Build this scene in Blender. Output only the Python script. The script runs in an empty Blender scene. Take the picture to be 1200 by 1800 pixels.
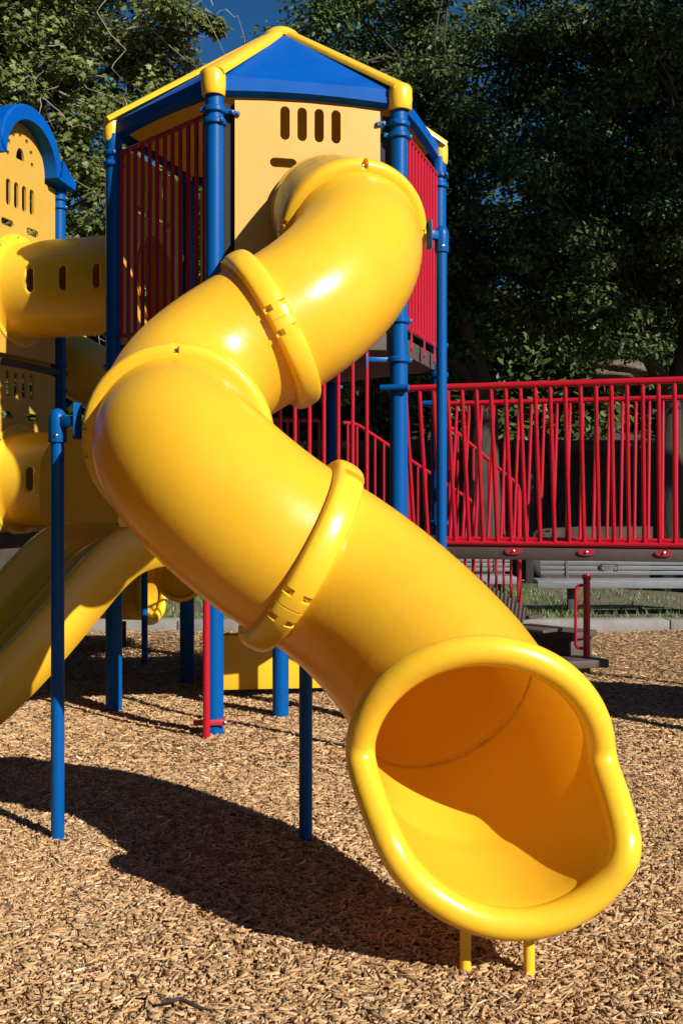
import bpy, bmesh, math, random
import numpy as np
from mathutils import Vector, Matrix
from mathutils.geometry import tessellate_polygon

scene = bpy.context.scene
COL = scene.collection
random.seed(7)
rng = np.random.default_rng(7)
R = math.radians

# ------------------------------------------------------------------ camera
EYE = 1.6
cam_d = bpy.data.cameras.new("camera")
cam = bpy.data.objects.new("camera", cam_d)
COL.objects.link(cam)
cam.location = (0, 0, EYE)
cam.rotation_euler = (R(90), R(0.0), 0)
cam_d.sensor_fit = 'VERTICAL'
cam_d.sensor_height = 36.0
cam_d.lens = 36.0 * 1950 / 1800
cam_d.shift_y = -20 / 1800
cam_d.clip_start = 0.05
cam_d.clip_end = 400
scene.camera = cam

# ------------------------------------------------------------------ sky, sun, exposure
SUN_EL = R(31.5)
SUN_AZ = R(-44.8)
SUN_DIR = Vector((math.cos(SUN_AZ) * math.cos(SUN_EL), math.sin(SUN_AZ) * math.cos(SUN_EL), math.sin(SUN_EL)))
world = bpy.data.worlds.new("World")
scene.world = world
world.use_nodes = True
nt = world.node_tree
bg = nt.nodes.get('Background') or nt.nodes.new('ShaderNodeBackground')
sky = nt.nodes.new('ShaderNodeTexSky')
sky.sky_type = 'NISHITA'
sky.sun_disc = False
sky.sun_elevation = SUN_EL
sky.sun_rotation = math.atan2(SUN_DIR.x, SUN_DIR.y)
sky.altitude = 1200
sky.air_density = 1.0
sky.dust_density = 0.0
sky.ozone_density = 4.5
hs = nt.nodes.new('ShaderNodeHueSaturation')
hs.inputs['Saturation'].default_value = 1.25
nt.links.new(sky.outputs[0], hs.inputs['Color'])
nt.links.new(hs.outputs[0], bg.inputs[0])
bg.inputs[1].default_value = 0.050
sun_d = bpy.data.lights.new("sun", 'SUN')
sun_d.energy = 5.0
sun_d.angle = R(0.5)
sun_d.color = (1.0, 0.955, 0.88)
sun = bpy.data.objects.new("sun", sun_d)
COL.objects.link(sun)
sun.rotation_euler = SUN_DIR.to_track_quat('Z', 'Y').to_euler()
sun.location = (8, -8, 12)
vs = scene.view_settings
vs.view_transform = 'Standard'
vs.look = 'None'
vs.gamma = 1.0
vs.exposure = 0.5
vs.use_curve_mapping = False

# ------------------------------------------------------------------ materials
def mat(name, color, rough=0.5, metal=0.0, var=0.0, vscale=4.0, bump=0.0, bscale=60.0, spec=0.5, coat=0.0,
        stretch=(1, 1, 1), color2=None, dirt=None, attr=None, sheen=0.0):
    m = bpy.data.materials.new(name)
    m.use_nodes = True
    t = m.node_tree
    p = t.nodes['Principled BSDF']
    p.inputs['Roughness'].default_value = rough
    p.inputs['Metallic'].default_value = metal
    p.inputs['Specular IOR Level'].default_value = spec
    p.inputs['Coat Weight'].default_value = coat
    p.inputs['Coat Roughness'].default_value = 0.12
    tc = t.nodes.new('ShaderNodeTexCoord')
    mp = t.nodes.new('ShaderNodeMapping')
    mp.inputs['Scale'].default_value = stretch
    t.links.new(tc.outputs['Object'], mp.inputs[0])
    out = None
    if attr:
        a = t.nodes.new('ShaderNodeAttribute')
        a.attribute_name = attr
        out = a.outputs['Color']
    else:
        rgb = t.nodes.new('ShaderNodeRGB')
        rgb.outputs[0].default_value = (*color, 1)
        out = rgb.outputs[0]
    if var > 0:
        n = t.nodes.new('ShaderNodeTexNoise')
        n.inputs['Scale'].default_value = vscale
        n.inputs['Detail'].default_value = 6
        n.inputs['Roughness'].default_value = 0.6
        t.links.new(mp.outputs[0], n.inputs[0])
        mx = t.nodes.new('ShaderNodeMix')
        mx.data_type = 'RGBA'
        c2 = color2 or tuple(c * (1 - var) for c in color)
        mx.inputs[7].default_value = (*c2, 1)
        rm = t.nodes.new('ShaderNodeMapRange')
        rm.inputs[1].default_value = 0.35
        rm.inputs[2].default_value = 0.75
        rm.inputs[4].default_value = 1.0 if color2 else 1.0
        t.links.new(n.outputs[0], rm.inputs[0])
        t.links.new(rm.outputs[0], mx.inputs[0])
        t.links.new(out, mx.inputs[6])
        out = mx.outputs[2]
        # roughness follows the wear a little
        rr = t.nodes.new('ShaderNodeMapRange')
        rr.inputs[3].default_value = max(0.02, rough - 0.05)
        rr.inputs[4].default_value = min(1, rough + 0.1)
        t.links.new(n.outputs[0], rr.inputs[0])
        t.links.new(rr.outputs[0], p.inputs['Roughness'])
    if dirt:
        dcol, dscale, dlo, dhi, damt, dstretch = dirt
        mp2 = t.nodes.new('ShaderNodeMapping')
        mp2.inputs['Scale'].default_value = dstretch
        mp2.inputs['Location'].default_value = (3.1, 1.7, 0.4)
        t.links.new(tc.outputs['Object'], mp2.inputs[0])
        n2 = t.nodes.new('ShaderNodeTexNoise')
        n2.inputs['Scale'].default_value = dscale
        n2.inputs['Detail'].default_value = 9
        n2.inputs['Roughness'].default_value = 0.7
        t.links.new(mp2.outputs[0], n2.inputs[0])
        r2 = t.nodes.new('ShaderNodeMapRange')
        r2.inputs[1].default_value = dlo
        r2.inputs[2].default_value = dhi
        r2.inputs[4].default_value = damt
        t.links.new(n2.outputs[0], r2.inputs[0])
        mx2 = t.nodes.new('ShaderNodeMix')
        mx2.data_type = 'RGBA'
        mx2.inputs[7].default_value = (*dcol, 1)
        t.links.new(r2.outputs[0], mx2.inputs[0])
        t.links.new(out, mx2.inputs[6])
        out = mx2.outputs[2]
    t.links.new(out, p.inputs['Base Color'])
    if bump > 0:
        nb = t.nodes.new('ShaderNodeTexNoise')
        nb.inputs['Scale'].default_value = bscale
        nb.inputs['Detail'].default_value = 4
        t.links.new(mp.outputs[0], nb.inputs[0])
        b = t.nodes.new('ShaderNodeBump')
        b.inputs['Strength'].default_value = bump
        b.inputs['Distance'].default_value = 0.02
        t.links.new(nb.outputs[0], b.inputs['Height'])
        t.links.new(b.outputs[0], p.inputs['Normal'])
    return m

YEL = (0.88, 0.505, 0.028)
scr = ((0.30, 0.17, 0.03), 7.0, 0.66, 0.80, 0.55, (1, 1, 3.5))
M = {}
M['yellow'] = mat('yellow_plastic', YEL, 0.27, var=0.16, vscale=2.2, bump=0.05, bscale=26, color2=(0.82, 0.45, 0.018), dirt=scr)
M['yellow_worn'] = mat('sun_bleached_yellow_plastic', (0.74, 0.43, 0.025), 0.36, var=0.3, vscale=9, bump=0.08, bscale=60,
                       color2=(0.60, 0.36, 0.05), dirt=((0.26, 0.18, 0.06), 5.0, 0.46, 0.68, 0.85, (2.0, 2.0, 5.0)))
def translucent(m, col, w):
    t = m.node_tree
    p = t.nodes['Principled BSDF']; o = t.nodes['Material Output']
    tr = t.nodes.new('ShaderNodeBsdfTranslucent'); tr.inputs[0].default_value = (*col, 1)
    ms = t.nodes.new('ShaderNodeMixShader'); ms.inputs[0].default_value = w
    t.links.new(p.outputs[0], ms.inputs[1]); t.links.new(tr.outputs[0], ms.inputs[2])
    t.links.new(ms.outputs[0], o.inputs[0])
M['yellow_shell'] = mat('yellow_tube_shell', YEL, 0.24, var=0.2, vscale=2.6, bump=0.05, bscale=26, color2=(0.82, 0.45, 0.018),
                        dirt=((0.50, 0.25, 0.03), 11.0, 0.60, 0.76, 0.45, (1, 1, 6.0)))
translucent(M['yellow_shell'], (0.97, 0.42, 0.014), 0.17)
M['yellow_panel'] = mat('faded_yellow_panel', (0.575, 0.335, 0.05), 0.5, var=0.12, vscale=3, bump=0.06, bscale=140,
                        color2=(0.53, 0.30, 0.034), dirt=((0.42, 0.27, 0.08), 9, 0.60, 0.80, 0.4, (1, 1, .6)))
M['blue'] = mat('blue_powder_coat', (0.0, 0.078, 0.29), 0.34, spec=.2, var=0.12, vscale=9, bump=0.06, bscale=90,
                dirt=((0.01, 0.13, 0.42), 24, 0.64, 0.82, 0.3, (1, 1, .4)))
M['blue_roof'] = mat('blue_roof_plastic', (0.0, 0.082, 0.37), 0.5, spec=.1, var=0.2, vscale=5, bump=0.08, bscale=80,
                     dirt=((0.04, 0.18, 0.5), 6, 0.60, 0.84, 0.3, (1, 1, 3)))
M['red'] = mat('red_powder_coat', (0.44, 0.008, 0.022), 0.22, var=0.15, vscale=9, bump=0.03, bscale=120)
M['red_dull'] = mat('faded_red_paint', (0.42, 0.022, 0.045), 0.45, var=0.25, vscale=12)
M['deck'] = mat('brown_deck_coating', (0.085, 0.058, 0.05), 0.62, var=0.3, vscale=14, bump=0.25, bscale=160)
M['steel'] = mat('bolt_steel', (0.55, 0.54, 0.52), 0.28, metal=1.0)
M['dark'] = mat('dark_recess', (0.05, 0.03, 0.012), 0.8)
M['wood_grey'] = mat('weathered_grey_wood', (0.235, 0.24, 0.25), 0.75, var=0.5, vscale=9, bump=0.35, bscale=60, stretch=(.5, 8, 14))
M['iron'] = mat('dark_bench_iron', (0.045, 0.045, 0.048), 0.55, var=0.2)
M['plaque'] = mat('dark_bronze_plaque', (0.05, 0.05, 0.055), 0.4, metal=0.3)
M['plaque_text'] = mat('pale_plaque_lettering', (0.4, 0.39, 0.36), 0.5)
M['concrete'] = mat('pale_concrete', (0.27, 0.245, 0.22), 0.85, var=0.35, vscale=5, bump=0.3, bscale=60,
                    dirt=((0.14, 0.12, 0.10), 3, 0.5, 0.75, 0.6, (1, 1, 1)))
M['chips'] = mat('wood_chips', (0.5, 0.3, 0.14), 0.78, attr='tint', bump=0.3, bscale=220, spec=0.25)
M['soil'] = mat('chip_litter_floor', (0.42, 0.25, 0.125), 0.9, var=0.9, vscale=42, bump=1.0, bscale=70, color2=(0.16, 0.085, 0.045), spec=0.2)
M['lawn'] = mat('dry_lawn_soil', (0.14, 0.105, 0.07), 0.95, var=0.6, vscale=3, bump=0.6, bscale=40, color2=(0.06, 0.08, 0.03))
M['blade'] = mat('grass_blade', (0.07, 0.12, 0.03), 0.55, attr='tint')
M['hill'] = mat('leaf_litter_hill', (0.060, 0.045, 0.030), 0.95, var=0.6, vscale=2, bump=0.8, bscale=10)
M['bark'] = mat('brown_bark', (0.055, 0.038, 0.028), 0.9, var=0.5, vscale=10, bump=0.8, bscale=20, stretch=(1, 1, .25))
M['bark_pale'] = mat('pale_sycamore_bark', (0.34, 0.30, 0.24), 0.85, var=0.5, vscale=6, bump=0.5, bscale=20, color2=(0.16, 0.13, 0.10))
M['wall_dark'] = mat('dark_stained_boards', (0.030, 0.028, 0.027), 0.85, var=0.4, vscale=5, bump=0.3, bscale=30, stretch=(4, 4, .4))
M['gap_shade'] = mat('gap_shade_black', (0.012, 0.010, 0.010), 0.8)  # black standing in for shade in the gaps beside the front panel
M['rock'] = mat('brown_boulder', (0.16, 0.11, 0.075), 0.9, var=0.5, vscale=4, bump=0.7, bscale=14)

def leaf_mat(name):
    m = mat(name, (0.05, 0.09, 0.03), 0.5, attr='tint', spec=0.22)
    t = m.node_tree
    p = t.nodes['Principled BSDF']
    o = t.nodes['Material Output']
    tr = t.nodes.new('ShaderNodeBsdfTranslucent')
    a = next(n for n in t.nodes if n.type == 'ATTRIBUTE')
    t.links.new(a.outputs['Color'], tr.inputs[0])
    ms = t.nodes.new('ShaderNodeMixShader')
    ms.inputs[0].default_value = 0.3
    t.links.new(p.outputs[0], ms.inputs[1])
    t.links.new(tr.outputs[0], ms.inputs[2])
    t.links.new(ms.outputs[0], o.inputs[0])
    return m
M['leaf'] = leaf_mat('leaf_green')

# ------------------------------------------------------------------ scene-graph helpers
ORIGIN = {}
def tag(o, label=None, cat=None, group=None, kind=None):
    if label: o['label'] = label
    if cat: o['category'] = cat
    if group: o['group'] = group
    if kind: o['kind'] = kind
    return o

def thing(name, label, cat, loc=(0, 0, 0), group=None):
    o = bpy.data.objects.new(name, None)
    o.empty_display_size = 0.2
    COL.objects.link(o)
    o.location = loc
    ORIGIN[o.name] = Vector(loc)
    return tag(o, label, cat, group)

def basis(d):
    d = Vector(d).normalized()
    up = Vector((0, 0, 1)) if abs(d.z) < 0.95 else Vector((0, 1, 0))
    a = d.cross(up).normalized()
    b = a.cross(d).normalized()
    return a, b

class MB:
    def __init__(self):
        self.v = []; self.f = []; self.mi = []
    def add(self, vs, fs, mi=0):
        n = len(self.v)
        self.v += [tuple(x) for x in vs]
        self.f += [tuple(i + n for i in f) for f in fs]
        self.mi += [mi] * len(fs)
        return self
    def grid(self, rows, closed=False, mi=0, flip=False):
        nr, nc = len(rows), len(rows[0])
        fs = []
        for i in range(nr - 1):
            for j in range(nc if closed else nc - 1):
                k = (j + 1) % nc
                q = (i * nc + j, i * nc + k, (i + 1) * nc + k, (i + 1) * nc + j)
                fs.append(q[::-1] if flip else q)
        return self.add([p for r in rows for p in r], fs, mi)
    def tube(self, pts, r, n=12, caps=True, closed=False, mi=0):
        pts = [Vector(p) for p in pts]
        m = len(pts)
        rs = r if isinstance(r, (list, tuple)) else [r] * m
        tans = []
        for i in range(m):
            if closed:
                t = pts[(i + 1) % m] - pts[i - 1]
            else:
                t = pts[min(i + 1, m - 1)] - pts[max(i - 1, 0)]
            tans.append(t.normalized())
        a, b = basis(tans[0])
        rows = []
        for i in range(m):
            t = tans[i]
            a = (a - t * a.dot(t)).normalized()
            b = t.cross(a)
            rows.append([pts[i] + (a * math.cos(2 * math.pi * k / n) + b * math.sin(2 * math.pi * k / n)) * rs[i] for k in range(n)])
        if closed:
            rows.append(rows[0])
        self.grid(rows, True, mi)
        if caps and not closed:
            for row in (rows[0][::-1], rows[-1]):
                self.add(row, [tuple(range(n))], mi)
        return self
    def lathe(self, c, prof, n=24, axis=(0, 0, 1), mi=0):
        ax = Vector(axis).normalized()
        a, b = basis(ax)
        c = Vector(c)
        rows = [[c + ax * z + (a * math.cos(2 * math.pi * k / n) + b * math.sin(2 * math.pi * k / n)) * max(r, 1e-4) for k in range(n)] for r, z in prof]
        return self.grid(rows, True, mi)
    def box(self, c, size, x=(1, 0, 0), y=None, z=None, bev=0.0, mi=0):
        x = Vector(x).normalized()
        z = Vector(z).normalized() if z is not None else Vector((0, 0, 1))
        y = Vector(y).normalized() if y is not None else z.cross(x).normalized()
        z = x.cross(y).normalized()
        c = Vector(c)
        bm = bmesh.new()
        bmesh.ops.create_cube(bm, size=1.0)
        for v in bm.verts:
            v.co = Vector((v.co.x * size[0], v.co.y * size[1], v.co.z * size[2]))
        if bev > 0:
            bmesh.ops.bevel(bm, geom=bm.edges[:], offset=bev, segments=2, profile=0.5, affect='EDGES')
        bm.verts.index_update()
        self.add([c + x * v.co.x + y * v.co.y + z * v.co.z for v in bm.verts], [tuple(v.index for v in f.verts) for f in bm.faces], mi)
        bm.free()
        return self
    def bar(self, p0, p1, w, h, up=(0, 0, 1), bev=0.0):
        p0, p1 = Vector(p0), Vector(p1)
        d = (p1 - p0)
        L = d.length
        d.normalize()
        y = Vector(up).cross(d).normalized()
        return self.box((p0 + p1) / 2, (L, w, h), x=d, y=y, bev=bev)
    def plate(self, o, u, w, n, outer, holes=(), t=0.02):
        """flat board with holes: origin o, in-plane axes u,w, normal n, thickness t (centred)"""
        o, u, w, n = Vector(o), Vector(u), Vector(w), Vector(n)
        loops = [[Vector((x, y, 0)) for x, y in outer]] + [[Vector((x, y, 0)) for x, y in h] for h in holes]
        tris = tessellate_polygon(loops)
        flat = [p for l in loops for p in l]
        N = len(flat)
        vs = [o + u * p.x + w * p.y + n * (t / 2) for p in flat] + [o + u * p.x + w * p.y - n * (t / 2) for p in flat]
        fs = []
        for tr in tris:
            a, b, c = tr
            cr = (flat[b] - flat[a]).cross(flat[c] - flat[a]).z
            if cr < 0: a, c = c, a
            fs.append((a, b, c)); fs.append((c + N, b + N, a + N))
        k = 0
        for l in loops:
            m = len(l)
            for i in range(m):
                j = (i + 1) % m
                fs.append((k + i, k + i + N, k + j + N, k + j))
            k += m
        return self.add(vs, fs)
    def build(self, name, material, parent=None, smooth=True, angle=35, bevel=0.0, recalc=True):
        me = bpy.data.meshes.new(name)
        off = Vector((0, 0, 0))
        if parent is not None:
            off = ORIGIN[parent.name]
        me.from_pydata([(x - off.x, y - off.y, z - off.z) for x, y, z in self.v], [], self.f)
        mats = material if isinstance(material, (list, tuple)) else [material]
        for m in mats: me.materials.append(m)
        if len(mats) > 1:
            me.polygons.foreach_set('material_index', self.mi)
        if recalc:
            bm = bmesh.new(); bm.from_mesh(me)
            bmesh.ops.recalc_face_normals(bm, faces=bm.faces)
            bm.to_mesh(me); bm.free()
        if smooth:
            me.polygons.foreach_set('use_smooth', [True] * len(me.polygons))
            me.set_sharp_from_angle(angle=R(angle))
        me.update()
        o = bpy.data.objects.new(name, me)
        COL.objects.link(o)
        if parent is not None:
            o.parent = parent
            ORIGIN[o.name] = off
        else:
            ORIGIN[o.name] = Vector((0, 0, 0))
        if bevel > 0:
            b = o.modifiers.new('bevel', 'BEVEL')
            b.width = bevel; b.segments = 2; b.limit_method = 'ANGLE'
        return o

def mesh_np(name, verts, faces, material, tint=None, parent=None, kind=None):
    """fast mesh from arrays; faces (n,k) all the same size; tint per face"""
    me = bpy.data.meshes.new(name)
    verts = np.asarray(verts, np.float32); faces = np.asarray(faces, np.int32)
    if parent is not None:
        verts = verts - np.array(ORIGIN[parent.name], np.float32)
    nf, k = faces.shape
    me.vertices.add(len(verts)); me.vertices.foreach_set('co', verts.ravel())
    me.loops.add(nf * k); me.loops.foreach_set('vertex_index', faces.ravel())
    me.polygons.add(nf)
    me.polygons.foreach_set('loop_start', np.arange(nf, dtype=np.int32) * k)
    me.polygons.foreach_set('loop_total', np.full(nf, k, np.int32))
    me.update(calc_edges=True)
    if tint is not None:
        at = me.attributes.new('tint', 'FLOAT_COLOR', 'FACE')
        c = np.ones((nf, 4), np.float32); c[:, :3] = tint
        at.data.foreach_set('color', c.ravel())
    me.materials.append(material)
    o = bpy.data.objects.new(name, me)
    COL.objects.link(o)
    if parent is not None: o.parent = parent
    return o

def round_path(pts, rad, seg=6):
    pts = [Vector(p) for p in pts]
    out = [pts[0]]
    for i in range(1, len(pts) - 1):
        a, b, c = pts[i - 1], pts[i], pts[i + 1]
        d0 = (a - b); d1 = (c - b)
        r = min(rad, d0.length * .49, d1.length * .49)
        p0 = b + d0.normalized() * r; p1 = b + d1.normalized() * r
        for k in range(seg + 1):
            t = k / seg
            out.append(p0 * (1 - t) ** 2 + b * 2 * t * (1 - t) + p1 * t * t)
    out.append(pts[-1])
    return out

def slot(cx, cy, w, h, n=7):
    """stadium outline, long side along the larger dimension"""
    r = min(w, h) / 2
    pts = []
    if h >= w:
        for k in range(n): a = math.pi * k / (n - 1); pts.append((cx + r * math.cos(a), cy + h / 2 - r + r * math.sin(a)))
        for k in range(n): a = math.pi + math.pi * k / (n - 1); pts.append((cx + r * math.cos(a), cy - h / 2 + r + r * math.sin(a)))
    else:
        for k in range(n): a = -math.pi / 2 + math.pi * k / (n - 1); pts.append((cx + w / 2 - r + r * math.cos(a), cy + r * math.sin(a)))
        for k in range(n): a = math.pi / 2 + math.pi * k / (n - 1); pts.append((cx - w / 2 + r + r * math.cos(a), cy + r * math.sin(a)))
    return pts

def bolt(c, axis, r, parent, name='bolt'):
    return MB().lathe(c, [(0, -.004), (r, -.004), (r, .004), (r * .75, r * .55), (r * .35, r * .75), (r * .3, r * .45), (0, r * .45)], 12, axis).build(name, M['steel'], parent)

# ================================================================== SETTING
# ground
MB().grid([[(x, y, -0.012) for x in (-60, -8, 0, 8, 60)] for y in (-20, 2, 8, 13.52)]).build('ground', M['soil'], smooth=False)['kind'] = 'structure'
MB().grid([[(x, y, 0.10 + 0.02 * math.sin(x * .9 + y)) for x in np.linspace(-40, 40, 60)] for y in np.linspace(13.6, 21.0, 12)]).build('lawn', M['lawn'])['kind'] = 'structure'
# kerb : concrete edge along the far side of the chips
k = MB()
for i in range(14):
    x0 = -20 + i * 3.0
    k.box((x0 + 1.5, 13.66, 0.05), (2.988, 0.30, 0.19), bev=0.018)
tag(k.build('kerb', M['concrete']), kind='structure')
# hillside
rows = []
for y in np.linspace(21.0, 60, 26):
    row = []
    for x in np.linspace(-60, 60, 50):
        t = min(1, max(0, (y - 22.5) / 16.0))
        row.append((x, y, 0.1 + (2.3 if y > 22.2 else 0) + 6.5 * t * t * (3 - 2 * t) + .25 * math.sin(x * .7 + y * .4) * (1 if y > 22.5 else 0)))
    rows.append(row)
MB().grid(rows).build('hillside', M['hill'])['kind'] = 'structure'

# wood chips ------------------------------------------------------
def chip_field():
    def pos(n, z0, z1, m):
        u = rng.random(n)
        d = np.sqrt(z0 ** 2 + u * (z1 ** 2 - z0 ** 2))
        x = (rng.random(n) * 2 - 1) * (0.315 * d + m)
        return x, d
    pal = np.array([[.64, .415, .215], [.56, .34, .155], [.48, .27, .115], [.33, .175, .08], [.72, .54, .34], [.45, .31, .18], [.58, .365, .185]])
    pw = np.array([.24, .25, .18, .10, .06, .04, .13])
    V = []; Fq = []; T = []; base = 0
    for (n, z0, z1, m, L0, L1, W0, W1, ht, thick) in (
            (165000, 2.9, 6.6, .5, .009, .072, .0028, .0135, .020, True),
            (170000, 5.8, 9.7, .7, .012, .072, .0035, .0150, .021, True),
            (120000, 9.3, 13.5, .8, .022, .07, .008, .018, .024, False)):
        x, y = pos(n, z0, z1, m)
        L = (L0 + (L1 - L0) * rng.random(n) ** 2.0) / 2
        Wd = (W0 + (W1 - W0) * rng.random(n) ** 1.8) / 2
        yaw = rng.random(n) * 2 * np.pi
        pitch = rng.normal(0, .16, n); roll = rng.normal(0, .27 if thick else .42, n)
        a = np.stack([np.cos(yaw) * np.cos(pitch), np.sin(yaw) * np.cos(pitch), np.sin(pitch)], 1)
        b0 = np.stack([-np.sin(yaw), np.cos(yaw), np.zeros(n)], 1)
        c0 = np.cross(a, b0)
        b = b0 * np.cos(roll)[:, None] + c0 * np.sin(roll)[:, None]
        c = np.cross(a, b)
        hz = .018 * np.sin(x * 2.1 + y * 1.3) * np.sin(y * 2.7 - x) + .012
        ctr = np.stack([x, y, hz - .012 + ht * rng.random(n) + np.abs(a[:, 2]) * L * .6], 1)
        A = a * L[:, None]; B = b * Wd[:, None]
        tap = (.25 + .75 * rng.random((n, 2)))[..., None]
        sk = (rng.normal(0, .35, n) * Wd)[:, None] * a
        top = [ctr - A - B * tap[:, 0], ctr + A - B * tap[:, 1] + sk, ctr + A + B * tap[:, 1] - sk, ctr - A + B * tap[:, 0]]
        patch = .5 + .5 * np.sin(x * 3.1 + 1.7 * np.sin(y * 2.3)) * np.sin(y * 3.7 + 1.3 * np.sin(x * 1.9 + 2))
        col = pal[rng.choice(len(pal), n, p=pw)] * (0.60 + .42 * rng.random((n, 1))) * (1.08 - .22 * patch[:, None] * rng.random((n, 1)))
        bark = rng.random(n) < .035
        col[bark] = np.array([.16, .085, .045]) * (.6 + .8 * rng.random((bark.sum(), 1)))
        if thick:
            h = c * (.0015 + .0035 * rng.random((n, 1)))
            vs = np.stack(top + [t - 2 * h for t in top], 1).reshape(-1, 3)
            i = np.arange(n)[:, None] * 8 + base
            for q in ((0, 1, 2, 3), (0, 4, 5, 1), (1, 5, 6, 2), (2, 6, 7, 3), (3, 7, 4, 0))[:5 if z0 < 5 else 4]:
                Fq.append(i + np.array(q)[None]); T.append(col)
        else:
            vs = np.stack(top, 1).reshape(-1, 3)
            Fq.append(np.arange(n)[:, None] * 4 + np.arange(4)[None] + base); T.append(col)
        V.append(vs); base += len(vs)
    o = mesh_np('wood_chips', np.concatenate(V), np.concatenate(Fq), M['chips'], np.concatenate(T))
    tag(o, 'loose tan wood chips covering the whole playground floor', 'wood chips', kind='stuff')
chip_field()

# grass tufts ------------------------------------------------------
def grass():
    n = 46000
    y = 13.9 + rng.random(n) ** 1.3 * 5.5
    x = -5 + rng.random(n) * 12
    keep = (np.sin(x * 1.7 + 1) + np.sin(y * 2.1 + x) + rng.normal(0, .7, n)) > -.5
    keep &= ~((x > 3.2) & (rng.random(n) > .12))
    x, y = x[keep], y[keep]; n = len(x)
    h = .04 + .07 * rng.random(n); w = .005 + .006 * rng.random(n)
    yaw = rng.random(n) * 2 * np.pi; lean = rng.normal(0, .03, (n, 2))
    b = np.stack([x, y, np.full(n, .1)], 1)
    s = np.stack([np.cos(yaw), np.sin(yaw), np.zeros(n)], 1) * w[:, None]
    tip = b + np.concatenate([lean, h[:, None]], 1)
    V = np.stack([b - s, b + s, tip], 1).reshape(-1, 3)
    col = np.array([.085, .13, .035]) * (.6 + .8 * rng.random((n, 1))) + rng.random((n, 1)) ** 4 * np.array([.14, .1, .03])
    o = mesh_np('grass', V, np.arange(3 * n).reshape(-1, 3), M['blade'], col)
    tag(o, 'patchy short green grass behind the kerb', 'grass', kind='stuff')
grass()

# ================================================================== TUBE SLIDE
ST = dict(
    C=[(-.075, 7.60, 3.555), (.064, 6.515, 3.16), (-.371, 5.808, 2.49), (-.754, 5.148, 1.885), (-.176, 4.713, 1.37), (.473, 3.87, .7176)],
    T=[(-.057, -.985, -.163), (.218, -.835, -.506), (-.862, -.167, -.478), (-.001, -.983, -.185), (.858, .176, -.483), (-.03, -.935, -.354)],
    m=[(.8, .789), (.9, 1.09), (1.097, 2.197), (.594, 1.083), (.793, 1.2), (1.022, 1.0)])
RT = 0.381
def slide_pt(i, t):
    p0, p1 = Vector(ST['C'][i]), Vector(ST['C'][i + 1])
    t0, t1 = Vector(ST['T'][i]) * ST['m'][i][1], Vector(ST['T'][i + 1]) * ST['m'][i + 1][0]
    P = p0 * (2 * t**3 - 3 * t * t + 1) + t0 * (t**3 - 2 * t * t + t) + p1 * (3 * t * t - 2 * t**3) + t1 * (t**3 - t * t)
    D = p0 * (6 * t * t - 6 * t) + t0 * (3 * t * t - 4 * t + 1) + p1 * (6 * t - 6 * t * t) + t1 * (3 * t * t - 2 * t)
    return P, D.normalized()
def ring_pts(P, T, r, n=72):
    a, b = basis(T)
    return [P + (a * math.cos(2 * math.pi * k / n) + b * math.sin(2 * math.pi * k / n)) * r for k in range(n)]

slide = thing('tube_slide', 'large yellow enclosed tube slide twisting down from the tower to the wood chips', 'slide', (-.2, 5.2, 0))
for i in range(4):
    m_ = 26
    ts = [k / (m_ - 1) for k in range(m_)]
    st = [slide_pt(i, t) for t in ts]
    b = MB()
    outer = [ring_pts(P, T, RT + .012 * (max(0, 1 - t / .05) + max(0, 1 - (1 - t) / .05))) for (P, T), t in zip(st, ts)]
    inner = [ring_pts(P, T, RT - .010) for P, T in st]
    b.grid(outer, True)
    b.build('tube_section', M['yellow_worn'] if i == 0 else M['yellow_shell'], slide, angle=60, recalc=False)

def clamp(i, seam_rot=0.0, pock_mid=True):
    """two-part moulded band over a joint; pockets with a bolt beside each seam and at mid-band"""
    P, T = Vector(ST['C'][i]), Vector(ST['T'][i]).normalized()
    a, b_ = basis(T)
    w = .064
    # profile: (axial, radial above tube) - rounded flat band
    prof = [(-w, -.004)] + [(-w * math.cos(math.pi * k / 10), .012 + .052 * max(0, math.sin(math.pi * k / 10)) ** .42) for k in range(11)] + [(w, -.004)]
    pockets = []
    seams = [seam_rot, seam_rot + math.pi]
    for s in seams:
        pockets += [(s - .15, .032, 1), (s + .15, .032, 1)]
    if pock_mid:
        pockets += [(seam_rot + math.pi / 2, .05, 0), (seam_rot - math.pi / 2, .05, 0)]
    angs = set(2 * math.pi * k / 120 for k in range(120))
    for (c, h, _) in pockets:
        for d in (-h - .004, -h, h, h + .004): angs.add((c + d) % (2 * math.pi))
    for s in seams:
        for d in (-.008, -.004, .004, .008): angs.add((s + d) % (2 * math.pi))
    angs = sorted(angs)
    rows = []
    for th in angs:
        row = []
        inp = None
        for (c, h, kind) in pockets:
            d = abs((th - c + math.pi) % (2 * math.pi) - math.pi)
            if d <= h + 1e-6: inp = kind
        ins = any(abs((th - s + math.pi) % (2 * math.pi) - math.pi) <= .0041 for s in seams)
        for (u, v) in prof:
            rr = v
            if inp is not None and rr > .02:
                if inp == 0: rr = .020 if u > -.55 * w else rr
                else: rr = .034 if (u < -.5 * w or u > .5 * w) else rr
            if ins and rr > .02: rr -= .006
            row.append(P + T * u + (a * math.cos(th) + b_ * math.sin(th)) * (RT + rr))
        rows.append(row)
    rows.append(rows[0])
    m = MB().grid(rows)
    o = m.build('clamp_ring', M['yellow'], slide, angle=40)
    for (c, h, kind) in pockets:
        rad = a * math.cos(c) + b_ * math.sin(c)
        if kind == 0:
            bolt(P + rad * (RT + .026) + T * .012, (rad + T * .5).normalized(), .014, o)
        else:
            bolt(P + rad * (RT + .034) + T * (.66 * w), rad, .008, o)
    return o
clamp(1); clamp(2); clamp(3); clamp(4, seam_rot=R(150))

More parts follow.
